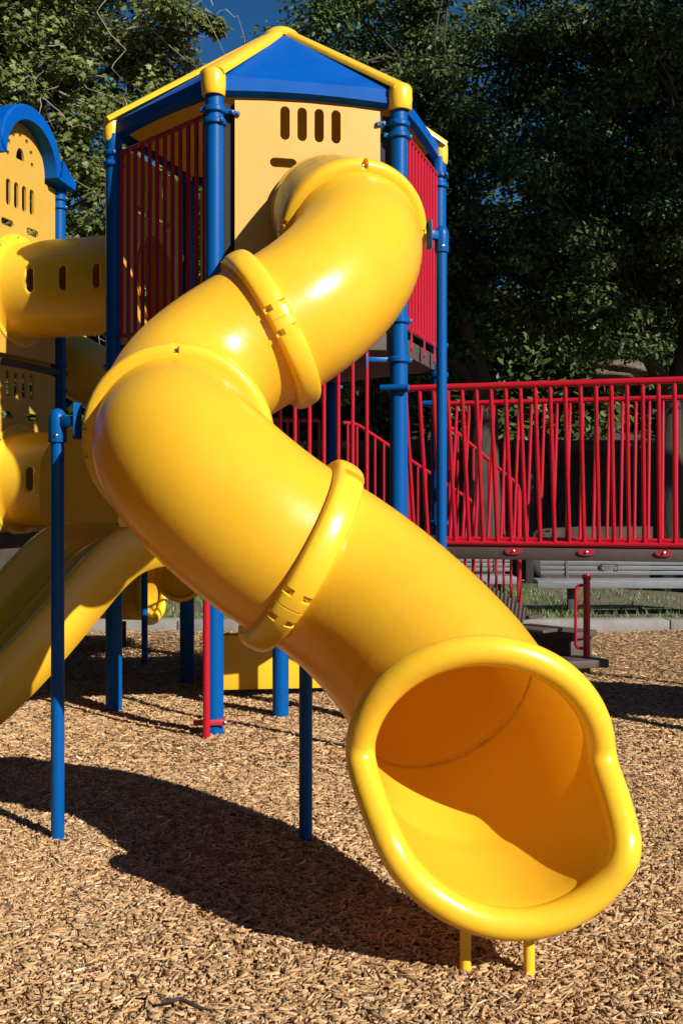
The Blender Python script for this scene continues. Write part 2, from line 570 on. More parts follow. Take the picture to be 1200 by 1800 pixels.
# flange where the tube meets the tower wall
P, T = slide_pt(0, 0.0)
FN = Vector((math.sin(R(11.5)), -math.cos(R(11.5)), 0))
fm = MB()
fm.lathe(P + FN * .012, [(RT - .01, .0), (RT + .004, .05), (RT + .012, .018), (.408, .008), (.412, .0)], 64, FN)
fo = fm.build('mouth_flange', M['yellow_panel'], slide)
a, b_ = basis(FN)
for k_ in range(12):
    an = 2 * math.pi * (k_ + .5) / 12
    bolt(P + FN * .022 + (a * math.cos(an) + b_ * math.sin(an)) * .400, FN, .006, fo)

# exit section and hood -------------------------------------------
def exit_hood():
    Ce, Te = Vector(ST['C'][5]), Vector(ST['T'][5]).normalized()
    fdir = Vector((.20, -.95, -.265)).normalized()
    N = 240
    a, b_ = basis(Te)
    if a.x < 0: a = -a; 
    b_ = Vector((0, 0, 1)); b_ = (b_ - Te * b_.dot(Te)).normalized()
    a = b_.cross(Te) * -1
    if a.x < 0: a = -a
    th0 = .66
    # tube from D to hood
    st = [slide_pt(4, th0 * k / 22) for k in range(23)]
    t1 = MB()
    def rng_ring(P, T, r):
        bb = Vector((0, 0, 1)); bb = (bb - T * bb.dot(T)).normalized()
        aa = T.cross(bb); aa = aa if aa.x > 0 or abs(T.x) > .7 else -aa
        return P, aa, bb
    t1.grid([ring_pts(P, T, RT + .012 * max(0, 1 - k / 1.0)) for k, (P, T) in enumerate(st)], True)
    t1.build('tube_section', M['yellow_shell'], slide, angle=60, recalc=False)
    # hood: from th0 to E, then the lip runs forward along fdir on the lower half
    D_EXT = .33
    def ext(ph):          # ph 0 = right, +90 top
        s = math.sin(ph)
        dl = math.asin(max(-1, min(1, -s)))          # angle below the horizontal, both sides alike
        x = dl * .415 + .065
        Rb, tb = .105, R(62)
        xa, ea = Rb * math.sin(tb), Rb * (1 - math.cos(tb))
        xl = (D_EXT - 2 * ea) / math.tan(tb)
        if x <= 0: e = 0
        elif x < xa: e = Rb - math.sqrt(Rb * Rb - x * x)
        elif x < xa + xl: e = ea + (x - xa) * math.tan(tb)
        elif x < 2 * xa + xl:
            q = 2 * xa + xl - x
            e = D_EXT - (Rb - math.sqrt(Rb * Rb - q * q))
        else: e = D_EXT
        return e + .07 * max(0, (-s - .35) / .65) ** 1.5
    rows_o = []; rows_i = []
    sts = [slide_pt(4, th0 + (1 - th0) * k / 14) for k in range(15)]
    frames = []
    for P, T in sts:
        bb = Vector((0, 0, 1)); bb = (bb - T * bb.dot(T)).normalized()
        aa = bb.cross(T)
        if aa.dot(a) < 0: aa = -aa
        frames.append((P, T, aa, bb))
    phs = [2 * math.pi * k / N for k in range(N)]
    for k, (P, T, aa, bb) in enumerate(frames):
        t = k / 14
        ro = RT + .006 + .050 * max(0, (t - .35) / .65) ** 1.6
        ri = RT - .004 * min(1, k / 4)
        rows_o.append([P + (aa * math.cos(p) + bb * math.sin(p)) * ro for p in phs])
        rows_i.append([P + (aa * math.cos(p) + bb * math.sin(p)) * ri for p in phs])
    P, T, aa, bb = frames[-1]
    for k in range(1, 9):
        t = k / 8
        rows_o.append([P + (aa * math.cos(p) + bb * math.sin(p)) * (RT + .056) + fdir * ext(p) * t for p in phs])
        rows_i.append([P + (aa * math.cos(p) + bb * math.sin(p)) * (RT - .008) + fdir * ext(p) * t for p in phs])
    rows_i.append([P + (aa * math.cos(p) + bb * math.sin(p)) * (RT + .010) + fdir * (ext(p) + .035) for p in phs])
    lip = [P + (aa * math.cos(p) + bb * math.sin(p)) * (RT + .034) + fdir * (ext(p) + .022) for p in phs]
    h = MB()
    h.grid(rows_i, True)
    ho = h.build('exit_hood', M['yellow_shell'], slide, angle=60, recalc=False)
    MB().tube(lip, .052, 24, closed=True).build('rolled_lip', M['yellow'], ho, angle=80)
    # thin seam inside where hood and tube meet
    P0, T0, a0, b0 = frames[1]
    MB().tube([P0 + (a0 * math.cos(p) + b0 * math.sin(p)) * (RT - .009) for p in phs], .004, 6, closed=True).build('joint_seam', M['yellow_worn'], ho)
    return P + fdir * D_EXT, fdir
lipc, fdir = exit_hood()
for (x, y) in ((.418, 3.75), (.628, 3.72)):
    MB().tube([(x, y, -.05), (x, y, .17)], .0195, 16).build('leg', M['yellow'], slide)

# support posts of the slide
def support(x, y, top, target, clip_z):
    po = MB().tube([(x, y, -.05), (x, y, top - .10)], .0312, 20).build('support_post', M['blue'], slide)
    MB().lathe((x, y, top - .13), [(.0312, 0), (.041, .0), (.0425, .006), (.0425, .10), (.040, .12), (.032, .142), (.018, .155), (0, .16)], 24).build('cap', M['blue'], po)
    bolt((x + .004, y - .0425, top - .10), (0, -1, 0), .009, po)
    c = Vector((x, y, top - .035)); tg = Vector(target)
    d = (Vector((tg.x, tg.y, c.z)) - c)
    dn = d.normalized()
    side = Vector((-dn.y, dn.x, 0))
    arm = MB()
    arm.bar(c, c + d * .9, .045, .05, bev=.006)
    # curved saddle plate hugging the clamp ring
    arm.box(c + d * .86 + Vector((0, 0, .00)), (.008, .055, .17), x=dn, bev=.003)
    if 0: arm.box(c + d * .70 + Vector((0, 0, .075)) , (.10, .010, .07), x=(dn + Vector((0, 0, .8))).normalized(), y=side, bev=.003)
    ao = arm.build('arm', M['blue'], po)
    for dz in (-.05, .05):
        bolt(c + d * .84 + Vector((0, 0, dz)) - side * .02, -dn, .010, ao)
support(-1.335, 5.226, 2.005, (-.754 - .455, 5.148, 1.9), 1)
support(.592, 6.57, 3.20, (.064 + .44, 6.52, 3.1), 0)
support(-.167, 5.19, 1.40, (-.176, 4.713 + .46, 1.37), 0)

# ================================================================== HEXAGON TOWER
HA, TH = 1.29, R(12.6)
FL = Vector((-.858, 7.5, 0))
def hv(deg): return Vector((math.cos(TH + R(deg)), math.sin(TH + R(deg)), 0)) * HA
FR = FL + hv(0); RR = FR + hv(60); BR = RR + hv(120); BL = BR - hv(0); RL = BL - hv(60)
HC = (FL + BR) / 2
HEX = [FL, FR, RR, BR, BL, RL]
UP = Vector((0, 0, 1))
D_UP, D_LO = 2.78, 1.32
tower = thing('play_tower', 'tall six-sided play tower with blue and yellow peaked roof behind the tube slide', 'play tower', HC)
RP = .0625
def collar(b, c, z, ang, arm=0.0, r=RP):
    """clamp band with a lug and an optional arm"""
    b.lathe((c.x, c.y, z), [(r - .002, -.020), (r + .012, -.020), (r + .019, -.012), (r + .019, .012), (r + .012, .020), (r - .002, .020)], 24)
    d = Vector((math.cos(ang), math.sin(ang), 0))
    p0 = Vector((c.x, c.y, z)) + d * (r + .004)
    b.bar(p0, p0 + d * (.045 + arm), .022, .034, bev=.006)
    q = Vector((-d.y, d.x, 0))
    p1 = Vector((c.x, c.y, z)) - d * (r + .004)
    b.bar(p1, p1 - d * .03, .03, .03, bev=.006)
def face_ang(p, q):
    d = q - p
    return math.atan2(d.y, d.x)
POSTS = []
for i, p in enumerate(HEX):
    nx, pv = HEX[(i + 1) % 6], HEX[i - 1]
    o = MB().tube([(p.x, p.y, -.1), (p.x, p.y, 4.38)], RP, 28).build('post', M['blue'], tower)
    POSTS.append(o)
    for z, q, arm in ((4.235, nx, .02), (4.155, pv, 0), (2.86, pv, 0), (2.585 if i == 1 else 2.62, FL if i == 1 else nx, .13 if i == 1 else 0), (1.42, pv, 0)):
        b = MB()
        collar(b, p, z, face_ang(p, q), arm)
        if i == 1 and z == 2.585:
            b.box(p + (FL - p).normalized() * .235 + UP * 2.57, (.012, .03, .11), x=(FL - p).normalized(), bev=.003)
        b.build('clamp', M['blue'], o)
    if i in (0, 1):
        s = 1 if i == 0 else -1
        d = (FR - FL).normalized() * s
        lug = p + d * .135 + UP * 4.225
        MB().box(lug + FN * .02, (.075, .016, .034), x=d + UP * -.25, y=FN, bev=.006).build('lug', M['blue'], o)
        bolt(lug + FN * .032 + d * .022 - UP * .006, FN, .011, o)
        bolt(lug + FN * .032 - d * .018 + UP * .004, FN, .009, o)
    else:
        bolt(p + UP * 4.235 + FN * (RP + .02), FN, .010, o)
# centre post under the lower deck
MB().tube([(-.448, 8.17, -.1), (-.448, 8.17, 1.26)], .060, 24).build('post', M['blue'], tower)
# decks
def hexplate(z0, z1, s):
    b = MB()
    vs = [HC + (p - HC) * s for p in HEX]
    b.add([(v.x, v.y, z0) for v in vs] + [(v.x, v.y, z1) for v in vs],
          [tuple(range(5, -1, -1)), tuple(range(6, 12))] + [(i, (i + 1) % 6, 6 + (i + 1) % 6, 6 + i) for i in range(6)])
    return b
hexplate(D_UP - .13, D_UP, .985).build('deck', M['deck'], tower, bevel=.008)
hexplate(D_LO - .13, D_LO, .985).build('deck', M['deck'], tower, bevel=.008)

# roof
EZ0, EZ1, AZ = 4.375, 4.475, 5.285
CORN = [HC + (p - HC) * 1.012 for p in HEX]
apex = Vector((HC.x, HC.y, AZ))
for i in range(6):
    c0, c1 = CORN[i], CORN[(i + 1) % 6]
    d = (c1 - c0).normalized()
    p0, p1 = c0 + d * (.07 if i in (0, 1) else .045), c1 - d * (.07 if i in (5, 0) else .045)
    n = Vector((d.y, -d.x, 0))
    b = MB()
    def shell(s, dz):
        q0, q1 = HC + (p0 - HC) * s, HC + (p1 - HC) * s
        rows = []
        for t in (0, .5, 1.0):      # fascia, slightly bowed underside
            pass
        N_ = 12
        lo = []; hi = []; mid = []; top = []
        for k in range(N_ + 1):
            u = k / N_
            w = q0.lerp(q1, u)
            bow = .035 * math.sin(math.pi * u)
            lo.append((w.x, w.y, EZ0 + bow * .6 + dz))
            hi.append((w.x, w.y, EZ1 + dz))
            w2 = HC + (w - HC) * .965
            mid.append((w2.x, w2.y, EZ1 + .03 + dz))
            A2 = HC + (w - HC) * .045
            top.append((A2.x, A2.y, AZ - .015 + dz))
        return [lo, hi, mid, top]
    so = shell(1.0, 0); si = shell(.962, -.03)
    b.grid(so); b.grid(si, flip=True)
    # close the rim
    b.grid([so[0], si[0]])
    for e in (0, -1):
        b.grid([[r[e] for r in so], [r[e] for r in si]])
    b.build('roof_panel', M['blue_roof'], tower, angle=28)
for i in range(6):
    c = CORN[i]
    p0 = Vector((c.x, c.y, EZ1 + .015)); d = (apex - p0)
    b = MB()
    rows = []
    side = Vector((-(c - HC).y, (c - HC).x, 0)).normalized()
    upv = d.normalized().cross(side).normalized()
    if upv.z < 0: upv = -upv
    for t in np.linspace(-.02, .97, 14):
        q = p0 + d * t
        w = .089 * (1 - t) + .058 * t
        h = .055
        rows.append([q + side * (w * math.cos(an)) + upv * (h * math.sin(an) ** .6 - .012) for an in np.linspace(0, math.pi, 13)])
    b.grid(rows)
    b.grid([[r[0] for r in rows], [r[-1] for r in rows]])
    b.add(rows[0], [tuple(range(13))]); b.add(rows[-1], [tuple(range(13))])
    b.build('roof_rib', M['yellow'], tower, angle=50)
    b = MB()
    ks = 1.0 if i in (0, 1) else .74
    b.lathe((c.x, c.y, 0), [(r_ * ks, z_) for r_, z_ in [(.060, EZ0 - .045), (.074, EZ0 - .045), (.080, EZ0 - .03), (.084, EZ0 + .03), (.083, EZ1 - .01), (.078, EZ1 + .01), (.062, EZ1 + .03), (.03, EZ1 + .036), (0, EZ1 + .036)]], 32)
    b.build('corner_cap', M['yellow'], tower)
MB().lathe((HC.x, HC.y, AZ), [(.15, -.075), (.155, -.05), (.13, -.015), (.09, .012), (.04, .025), (0, .027)], 32).build('peak_cap', M['yellow'], tower)
# yellow liner under the roof
b = MB()
vs = [HC + (p - HC) * .93 for p in CORN]
b.add([(v.x, v.y, EZ1 - .06) for v in vs] + [(HC.x, HC.y, AZ - .1)], [(i, (i + 1) % 6, 6) for i in range(6)])
b.build('roof_liner', M['yellow'], tower, smooth=False)

# ---- wall panels; u along the face from its middle, z up
def face(p, q):
    d = (q - p).normalized()
    n = Vector((d.y, -d.x, 0))
    if n.dot((p + q) / 2 - HC) < 0: n = -n
    return (p + q) / 2, d, n
def wall_panel(mid, d, n, zt, zb, half, parent, holes, name='wall_panel', arch=False):
    out = [(-half, zb), (half, zb), (half, zt)]
    if arch:
        out = [(-half, zb), (half, zb), (half, arch[0])]
        r_, cz = arch[1], arch[2]
        a0 = math.asin(max(-1, (arch[0] - cz) / r_)) if abs(arch[0] - cz) < r_ else 0
        for k in range(25):
            an = a0 + (math.pi - 2 * a0) * k / 24
            out.append((r_ * math.cos(an), cz + r_ * math.sin(an)))
        out.append((-half, arch[0]))
    else:
        out += [(half * .6, zt + .012), (0, zt + .018), (-half * .6, zt + .012), (-half, zt)]
    return MB().plate(mid, d, UP, n, out, holes, .022).build(name, M['yellow_panel'], parent, smooth=False, bevel=.004)
def slots(z0=4.185, zh=3.912, dx=0.0):
    hs = [slot(dx + (-1.5 + k) * .119, z0, .066, .232) for k in range(4)]
    hs += [slot(dx - .19, zh, .187, .064), slot(dx + .19, zh, .187, .064)]
    return hs
mid, d, n = face(FL, FR)
wall_panel(mid, d, n, 4.315, D_UP + .01, .508, tower, slots(4.185, 3.912, .015), 'front_panel')
for s_ in (-1, 1):
    MB().box(mid + d * (.545 * s_) - n * .035 + UP * 3.55, (.085, .012, 1.5), x=d, y=n).build('gap_light_blocker', M['gap_shade'], tower)  # added strips stop sun between post and panel, black so the gap looks dark
mid, d, n = face(RL, BL)
circ = [(.37 * math.cos(2 * math.pi * k / 40), 3.39 + .37 * math.sin(2 * math.pi * k / 40)) for k in range(40)]
wall_panel(mid, d, n, 4.315, D_UP + .01, .53, tower, slots() + [circ], 'tunnel_panel')
circ2 = [(.37 * math.cos(2 * math.pi * k / 40), 1.78 + .37 * math.sin(2 * math.pi * k / 40)) for k in range(40)]
wall_panel(mid, d, n, 2.60, D_LO + .01, .53, tower, [circ2], 'tunnel_panel')
mid, d, n = face(BL, BR)
wall_panel(mid, d, n, 4.315, D_UP + .01, .53, tower, slots(), 'back_panel')

def railing(b, p0, p1, zb, zt, nb, rb=.0125, rr=.0165, flare=Vector((0, 0, 0)), ends=True, bend=False, over=0.0):
    """bars between a lower and an upper rail; the upper rail is shifted by flare"""
    p0, p1 = Vector(p0), Vector(p1)
    d = (p1 - p0).normalized()
    zt0, zt1 = (zt if isinstance(zt, tuple) else (zt, zt)); zb0, zb1 = (zb if isinstance(zb, tuple) else (zb, zb))
    b.tube([p0 + UP * zb0, p1 + UP * zb1], rr, 12)
    b.tube([p0 + flare + UP * zt0 - d * over, p1 + flare + UP * zt1 + d * over], rr * 1.12, 14)
    for k in range(nb):
        t = (k + .5) / nb if not ends else k / (nb - 1)
        q = p0.lerp(p1, t)
        za, zc = zb0 + (zb1 - zb0) * t, zt0 + (zt1 - zt0) * t
        if bend:
            h = zc - za
            q2 = q + flare
            path = round_path([q + UP * za, q + flare * .985 + UP * (zc - .085), q2 + UP * zc], .05, 4)
            b.tube(path, rb, 10)
        else:
            b.tube([q + UP * za, q + flare + UP * zc], rb, 10)
    return b
for (p, q) in ((FL, RL), (FR, RR)):
    mid, d, n = face(p, q)
    b = MB()
    railing(b, mid - d * .535, mid + d * .535, D_UP + .06, 4.225, 12, rb=.0155)
    o = b.build('railing', M['red'], tower)
    for s in (-.36, 0.05, .40):
        c = mid + d * s + n * .022 + UP * (D_UP - .035)
        tb = MB()
        tb.plate(c, d, UP, n, [(.030 * math.cos(2 * math.pi * k / 20), -.035 + .030 * math.sin(2 * math.pi * k / 20)) if k > 10 else
                               ((.030 - .018 * math.sin(math.pi * k / 10)) * math.cos(math.pi * k / 10), -.035 + .125 * math.sin(math.pi * k / 10)) for k in range(20)], (), .008)
        t_o = tb.build('bracket', M['red_dull'], tower)
        bolt(c + n * .006 - UP * .04, n, .010, t_o)
# long bars between the lower and the upper deck on the front
mid, d, n = face(FL, FR)
b = MB()
railing(b, mid - d * .50, mid + d * .415, D_LO + .05, D_UP - .14, 10, rb=.0135)
b.build('railing', M['red'], tower)
mid, d, n = face(BL, BR)
b = MB(); railing(b, mid - d * .53, mid + d * .53, D_LO + .06, D_LO + 1.0, 12); b.build('railing', M['red'], tower)
mid, d, n = face(FL, RL)
# yellow drum and counter under the lower deck
dr = MB()
dr.lathe((-1.30, 9.05, .99), [(.165, 0.02), (.20, .02), (.215, .045), (.205, .07), (.185, .075), (.175, .06), (.165, .03)], 40, (-.15, -1, .05))
do = dr.build('drum_rim', M['yellow'], tower)
MB().lathe((-1.30, 9.05, .99), [(0, .0), (.17, .0), (.175, .03), (0, .035)], 40, (-.15, -1, .05)).build('drum_skin', M['yellow'], do)
MB().bar((-1.30, 9.09, .99), (BL.x, BL.y, .99), .05, .05).build('drum_bracket', M['blue'], do)
MB().box((-.62, 8.95, .29), (.98, .025, .42), x=(.98, .12, 0), bev=.008).build('counter_panel', M['yellow'], tower)
MB().box((-.62, 8.93, .515), (.98, .12, .03), x=(.98, .12, 0), bev=.008).build('counter_top', M['yellow'], tower)

# red pole clipped to the front-left post
pole = thing('grab_pole', 'thin red steel pole clipped to the front blue post near its foot', 'pole', (-.893, 7.345, 0))
MB().tube([(-.893, 7.345, -.05), (-.893, 7.345, 1.75)], .0235, 18).build('pole_shaft', M['red'], pole)
b = MB()
b.lathe((FL.x, FL.y, .115), [(RP, -.018), (RP + .012, -.018), (RP + .012, .018), (RP, .018)], 24)
b.bar((-.99, 7.41, .115), (-.77, 7.43, .115), .012, .038, bev=.004)
b.bar((-.893, 7.345, .115), (-.88, 7.44, .115), .03, .036, bev=.004)
po = b.build('foot_clip', M['red_dull'], pole)
bolt((-.778, 7.42, .115), (0.1, -1, 0), .011, po)

# ================================================================== BRIDGE
BD = Vector((math.cos(TH - R(30)), math.sin(TH - R(30)), 0))      # outward from the FR-RR face
BP = Vector((-BD.y, BD.x, 0))
bridge = thing('play_bridge', 'flat play bridge with brown deck and flared red barred railings right of the tower', 'bridge', FR + BD * 1.3 + BP * .6)
LEN = 2.75
n0 = FR + BP * .262; f0 = RR - BP * .262
b = MB(); railing(b, n0 + BD * .05, n0 + BD * LEN, 1.30, 2.385, 28, flare=-BP * .262, bend=True, rb=.0150, rr=.021)
nr = b.build('railing', M['red'], bridge)
b = MB(); railing(b, f0 + BD * .05, f0 + BD * LEN, 1.30, 2.385, 28, flare=BP * .262, bend=True, rb=.0125, rr=.019)
b.build('railing', M['red'], bridge)
b = MB()
dc = (n0 + f0) / 2 + BD * (LEN / 2 + .04)
b.box(dc + UP * 1.28, (LEN, (f0 - n0).length - .07, .03), x=BD, bev=.004)
b.build('deck', M['deck'], bridge)
for s, q in ((-1, n0), (1, f0)):
    m = MB().box(q + BP * (.012 * s) + BD * (LEN / 2 + .04) + UP * 1.228, (LEN, .05, .083), x=BD, bev=.006).build('edge_beam', M['deck'], bridge)
    if s < 0:
        for t in (.77, 1.27, 1.78):
            c = n0 - BP * .043 + BD * t + UP * 1.247
            eb = MB().plate(c, BD, UP, -BP, [(.058 * math.cos(2 * math.pi * k / 24), .024 * math.sin(2 * math.pi * k / 24)) for k in range(24)], (), .012).build('bracket', M['red_dull'], bridge)
            bolt(c - BP * .008, -BP, .011, eb)
# rail ends clamped to the tower posts
for q in (FR, RR):
    b = MB()
    b.lathe((q.x, q.y, 2.385), [(RP - .002, -.02), (RP + .014, -.02), (RP + .014, .02), (RP - .002, .02)], 24)
    b.tube([q - BD * .11 + UP * 2.385 - BP * .075, q + BD * .09 + UP * 2.385 - BP * .075], .024, 14)
    b.build('rail_clamp', M['blue'], bridge)
# landing at the far end, outside the frame, that shades the chips
lc = (n0 + f0) / 2 + BD * (LEN + .75)
b = MB().box(lc + UP * 1.25, (1.35, 1.35, .12), x=BD, bev=.01); b.build('landing_deck', M['deck'], bridge)
for sx in (-.62, .62):
    for sy in (-.62, .62):
        p = lc + BD * sx + BP * sy
        MB().tube([(p.x, p.y, -.1), (p.x, p.y, 3.0)], RP, 20).build('landing_post', M['blue'], bridge)
b = MB(); p = lc - BP * .62; railing(b, p - BD * .55, p + BD * .55, 1.4, 2.4, 12); b.build('landing_railing', M['red'], bridge)

# ================================================================== STAIRS behind the tower
SD = Vector((math.cos(TH + R(30)), math.sin(TH + R(30)), 0))
SP = Vector((-SD.y, SD.x, 0))
stairs = thing('play_stairs', 'stairs with sloping red barred handrails running down behind the bridge', 'stairs', (RR + BR) / 2 + SD * .9)
def stair_rail(q, L, nb, z_top, z_bot, slope):
    b = MB()
    a0 = q + SD * .06; a1 = q + SD * L
    top = [a0 + UP * (z_top), q + SD * .22 + UP * z_top, a1 + UP * (z_top - slope * (L - .22)), a1 + UP * (z_bot - slope * L)]
    b.tube(round_path(top, .09), .0165, 12)
    b.tube([a0 + UP * z_bot, a1 + UP * (z_bot - slope * L)], .0165, 12)
    for k in range(nb):
        t = .12 + (L - .14) * k / (nb - 1)
        p = q + SD * t
        b.tube([p + UP * (z_bot - slope * t), p + UP * (z_top - slope * max(0, t - .22))], .0115, 8)
    b.build('railing', M['red'], stairs)
stair_rail(RR + SP * .08, 1.15, 11, 2.22, 1.20, .53)
stair_rail(BR - SP * .08, 1.85, 16, 2.30, 1.22, .44)
for q, L in ((RR + SP * .08, 1.2), (BR - SP * .08, 1.9)):
    MB().bar(q + UP * 1.12, q + SD * L + UP * (1.12 - .47 * L), .04, .17).build('stringer', M['deck'], stairs)
for k in range(6):
    t = .16 + k * .31
    c = (RR + BR) / 2 + SD * t + UP * (1.20 - .47 * t)
    MB().box(c, (.30, 1.02, .03), x=SD, bev=.004).build('step', M['deck'], stairs)
MB().plate((.498, 7.62 + .9, 0), (.3, .95, 0), UP, (.95, -.3, 0), [(-.10, 1.30), (.16, 1.30), (.02, 1.86)], (), .015).build('side_gusset', M['red'], stairs)

plat = thing('transfer_platform', 'low dark brown transfer step at the foot of the stairs', 'step', (2.1, 10.4, 0))
MB().box((2.02, 10.75, .335), (.40, .80, .06), x=SD, bev=.008).build('deck', M['deck'], plat)
MB().box((2.02, 10.77, .14), (.36, .72, .33), x=SD, bev=.008).build('riser_panel', M['deck'], plat)
MB().box((2.14, 10.18, .12), (.50, .36, .07), x=(.96, .25, 0), bev=.008).build('lower_step', M['deck'], plat)
MB().box((2.06, 10.2, .04), (.30, .26, .12), x=(.96, .25, 0)).build('foot', M['deck'], plat)

gp = thing('handle_post', 'short red post with a loop handle beside the low transfer step', 'handrail post', (2.26, 10.24, 0))
MB().tube([(2.26, 10.24, 0), (2.26, 10.24, .885)], .032, 20).build('post', M['red'], gp)
MB().lathe((2.26, 10.24, .87), [(.032, 0), (.040, 0), (.042, .01), (.042, .035), (.036, .05), (0, .056)], 20).build('cap', M['red'], gp)
MB().tube(round_path([(2.26, 10.23, .82), (2.15, 10.20, .82), (2.15, 10.20, .24), (2.26, 10.23, .24)], .07), .0145, 12).build('handle', M['red'], gp)

# ================================================================== ARCHED TOWER (left edge)
AC = (RL + BL) / 2 - BD * 1.405 + BP * .22
AD = BP                                  # along the face
def au(u, z, nrm=0.0): return AC + AD * u + BD * nrm + UP * z
arch = thing('arched_tower', 'yellow panelled play tower with rounded blue arch roof at the left edge', 'play tower', AC - BD * .6)
for u in (.64, -.64):
    for back in (0, 1.3):
        p = AC + AD * u - BD * back
        o = MB().tube([(p.x, p.y, -.1), (p.x, p.y, 4.53)], RP, 24).build('post', M['blue'], arch)
        for z in (4.40, 4.32, 2.86, 2.62, 2.46):
            b = MB()
            collar(b, p, z, math.atan2(-AD.y * u, -AD.x * u), 0.01)
            b.build('clamp', M['blue'], o)
        bolt(p + UP * 4.40 + BD * (RP + .02), BD, .012, o)
        bolt(p + UP * 4.32 + BD * (RP + .02), BD, .012, o)
holes = slots(4.25, 3.985)
holes.append([(.062 * math.cos(math.pi * k / 12), 4.575 + .105 * math.sin(math.pi * k / 12)) for k in range(13)])
for k in range(7):
    an = R(-8 + k * 196 / 6)
    cx, cz = .185 * math.cos(an), 4.61 + .185 * math.sin(an)
    holes.append([(cx + .022 * math.cos(2 * math.pi * j / 12), cz + .022 * math.sin(2 * math.pi * j / 12)) for j in range(12)])
wall_panel(AC, AD, BD, 4.47, 2.86, .56, arch, holes, 'arch_panel', arch=(4.47, .385, 4.52))
wall_panel(AC, AD, BD, 2.74, 1.33, .56, arch, slots(2.61, 2.34), 'lower_panel')
# arch roof: band swept along an arched outline, deep toward the back
prof = []
prof += [(-.72, 4.565), (-.50, 4.71)]
for k in range(25):
    an = math.pi - math.pi * k / 24
    prof.append((.475 * math.cos(an), 4.555 + .475 * math.sin(an)))
prof += [(.50, 4.71), (.72, 4.565)]
inn = [(-.70, 4.485), (-.41, 4.515)]
for k in range(25):
    an = math.pi - math.pi * k / 24
    inn.append((.385 * math.cos(an), 4.515 + .385 * math.sin(an)))
inn += [(.41, 4.515), (.70, 4.485)]
prof.sort(key=lambda p: 0)
b = MB()
for dep, in ((0,),):
    f0_, f1_ = .14, -1.5
    fo = [au(u, z, f0_ - .02) for u, z in prof]; fo2 = [au(u, z, f0_) for u, z in [(p[0] * .985, p[1] - .012) for p in prof]]
    bo = [au(u, z, f1_) for u, z in prof]
    fi = [au(u, z, f0_) for u, z in inn]; bi = [au(u, z, f1_) for u, z in inn]
    b.grid([fi, fo2, fo, bo, bi, fi])
    for e in (0, -1):
        b.add([fi[e], fo2[e], fo[e], bo[e], bi[e]], [(0, 1, 2, 3, 4)])
b.build('arch_roof', M['blue_roof'], arch, angle=30, bevel=.012)
MB().box(AC - BD * .68 + UP * 2.79, (1.42, 1.5, .05), x=BD).build('deck', M['deck'], arch)
MB().box(AC - BD * .68 + UP * 1.25, (1.42, 1.36, .12), x=BD).build('deck', M['deck'], arch)

# crawl tunnels between the two towers
def tunnel(zc, label, r=.40, win=3):
    p0 = AC + UP * zc; L = 1.41; p1 = p0 + BD * L
    t = thing('crawl_tunnel', label, 'tunnel', p0.lerp(p1, .5), 'yellow crawl tunnels between the towers')
    a = -AD; n_ = 150; m_ = 130
    tab = []
    for side in (1, -1):
        for k in range(win):
            tab.append((.37 + k * .31, side))
    rows = []; 
    b = MB()
    def rad(s):
        e = min(s, L - s)
        return r + .05 * max(0, 1 - e / .10) ** 2
    vs = []; fs = []
    def hole_d(s, an):
        best = (9, 0, 0)
        for (hs, sd) in tab:
            y = math.atan2(math.sin(an), math.cos(an) * sd) * r
            x = s - hs; yy = max(0, abs(y) - .062)
            d = math.hypot(yy, x) - .036
            if d < best[0]:
                l = math.hypot(yy, x) + 1e-9
                best = (d, x / l, (math.copysign(yy / l, y)) * sd)
        return best
    for i in range(m_ + 1):
        for k in range(n_):
            s = L * i / m_
            an = 2 * math.pi * k / n_
            d, gx, gy = hole_d(s, an)
            if abs(d) < .009:
                s -= gx * d; an -= gy * d / r
            vs.append(p0 + BD * s + (a * math.cos(an) + UP * math.sin(an)) * rad(s))
    for i in range(m_):
        s = L * (i + .5) / m_
        for k in range(n_):
            an = 2 * math.pi * (k + .5) / n_
            if hole_d(s, an)[0] > 0:
                fs.append((i * n_ + k, i * n_ + (k + 1) % n_, (i + 1) * n_ + (k + 1) % n_, (i + 1) * n_ + k))
    b.add(vs, fs)
    o = b.build('tube', M['yellow'], t, angle=60)
    sm = o.modifiers.new('wall', 'SOLIDIFY'); sm.thickness = .014; sm.offset = -1
    for s, dr in ((.012, 1), (L - .012, -1)):
        c = p0 + BD * s
        f = MB().lathe(c, [(r + .03, .0), (r + .042, .014 * 1), (r + .085, .012), (r + .09, 0)], 56, BD * dr).build('flange', M['yellow'], t)
        for k in range(10):
            an = 2 * math.pi * (k + .3) / 10
            bolt(c + BD * dr * .014 + (a * math.cos(an) + UP * math.sin(an)) * (r + .062), BD * dr, .011, f)
    return t
tunnel(3.43, 'upper of two yellow crawl tunnels, running from arched tower to tall tower')
tunnel(1.78, 'lower of two yellow crawl tunnels, behind the wide slide hood')

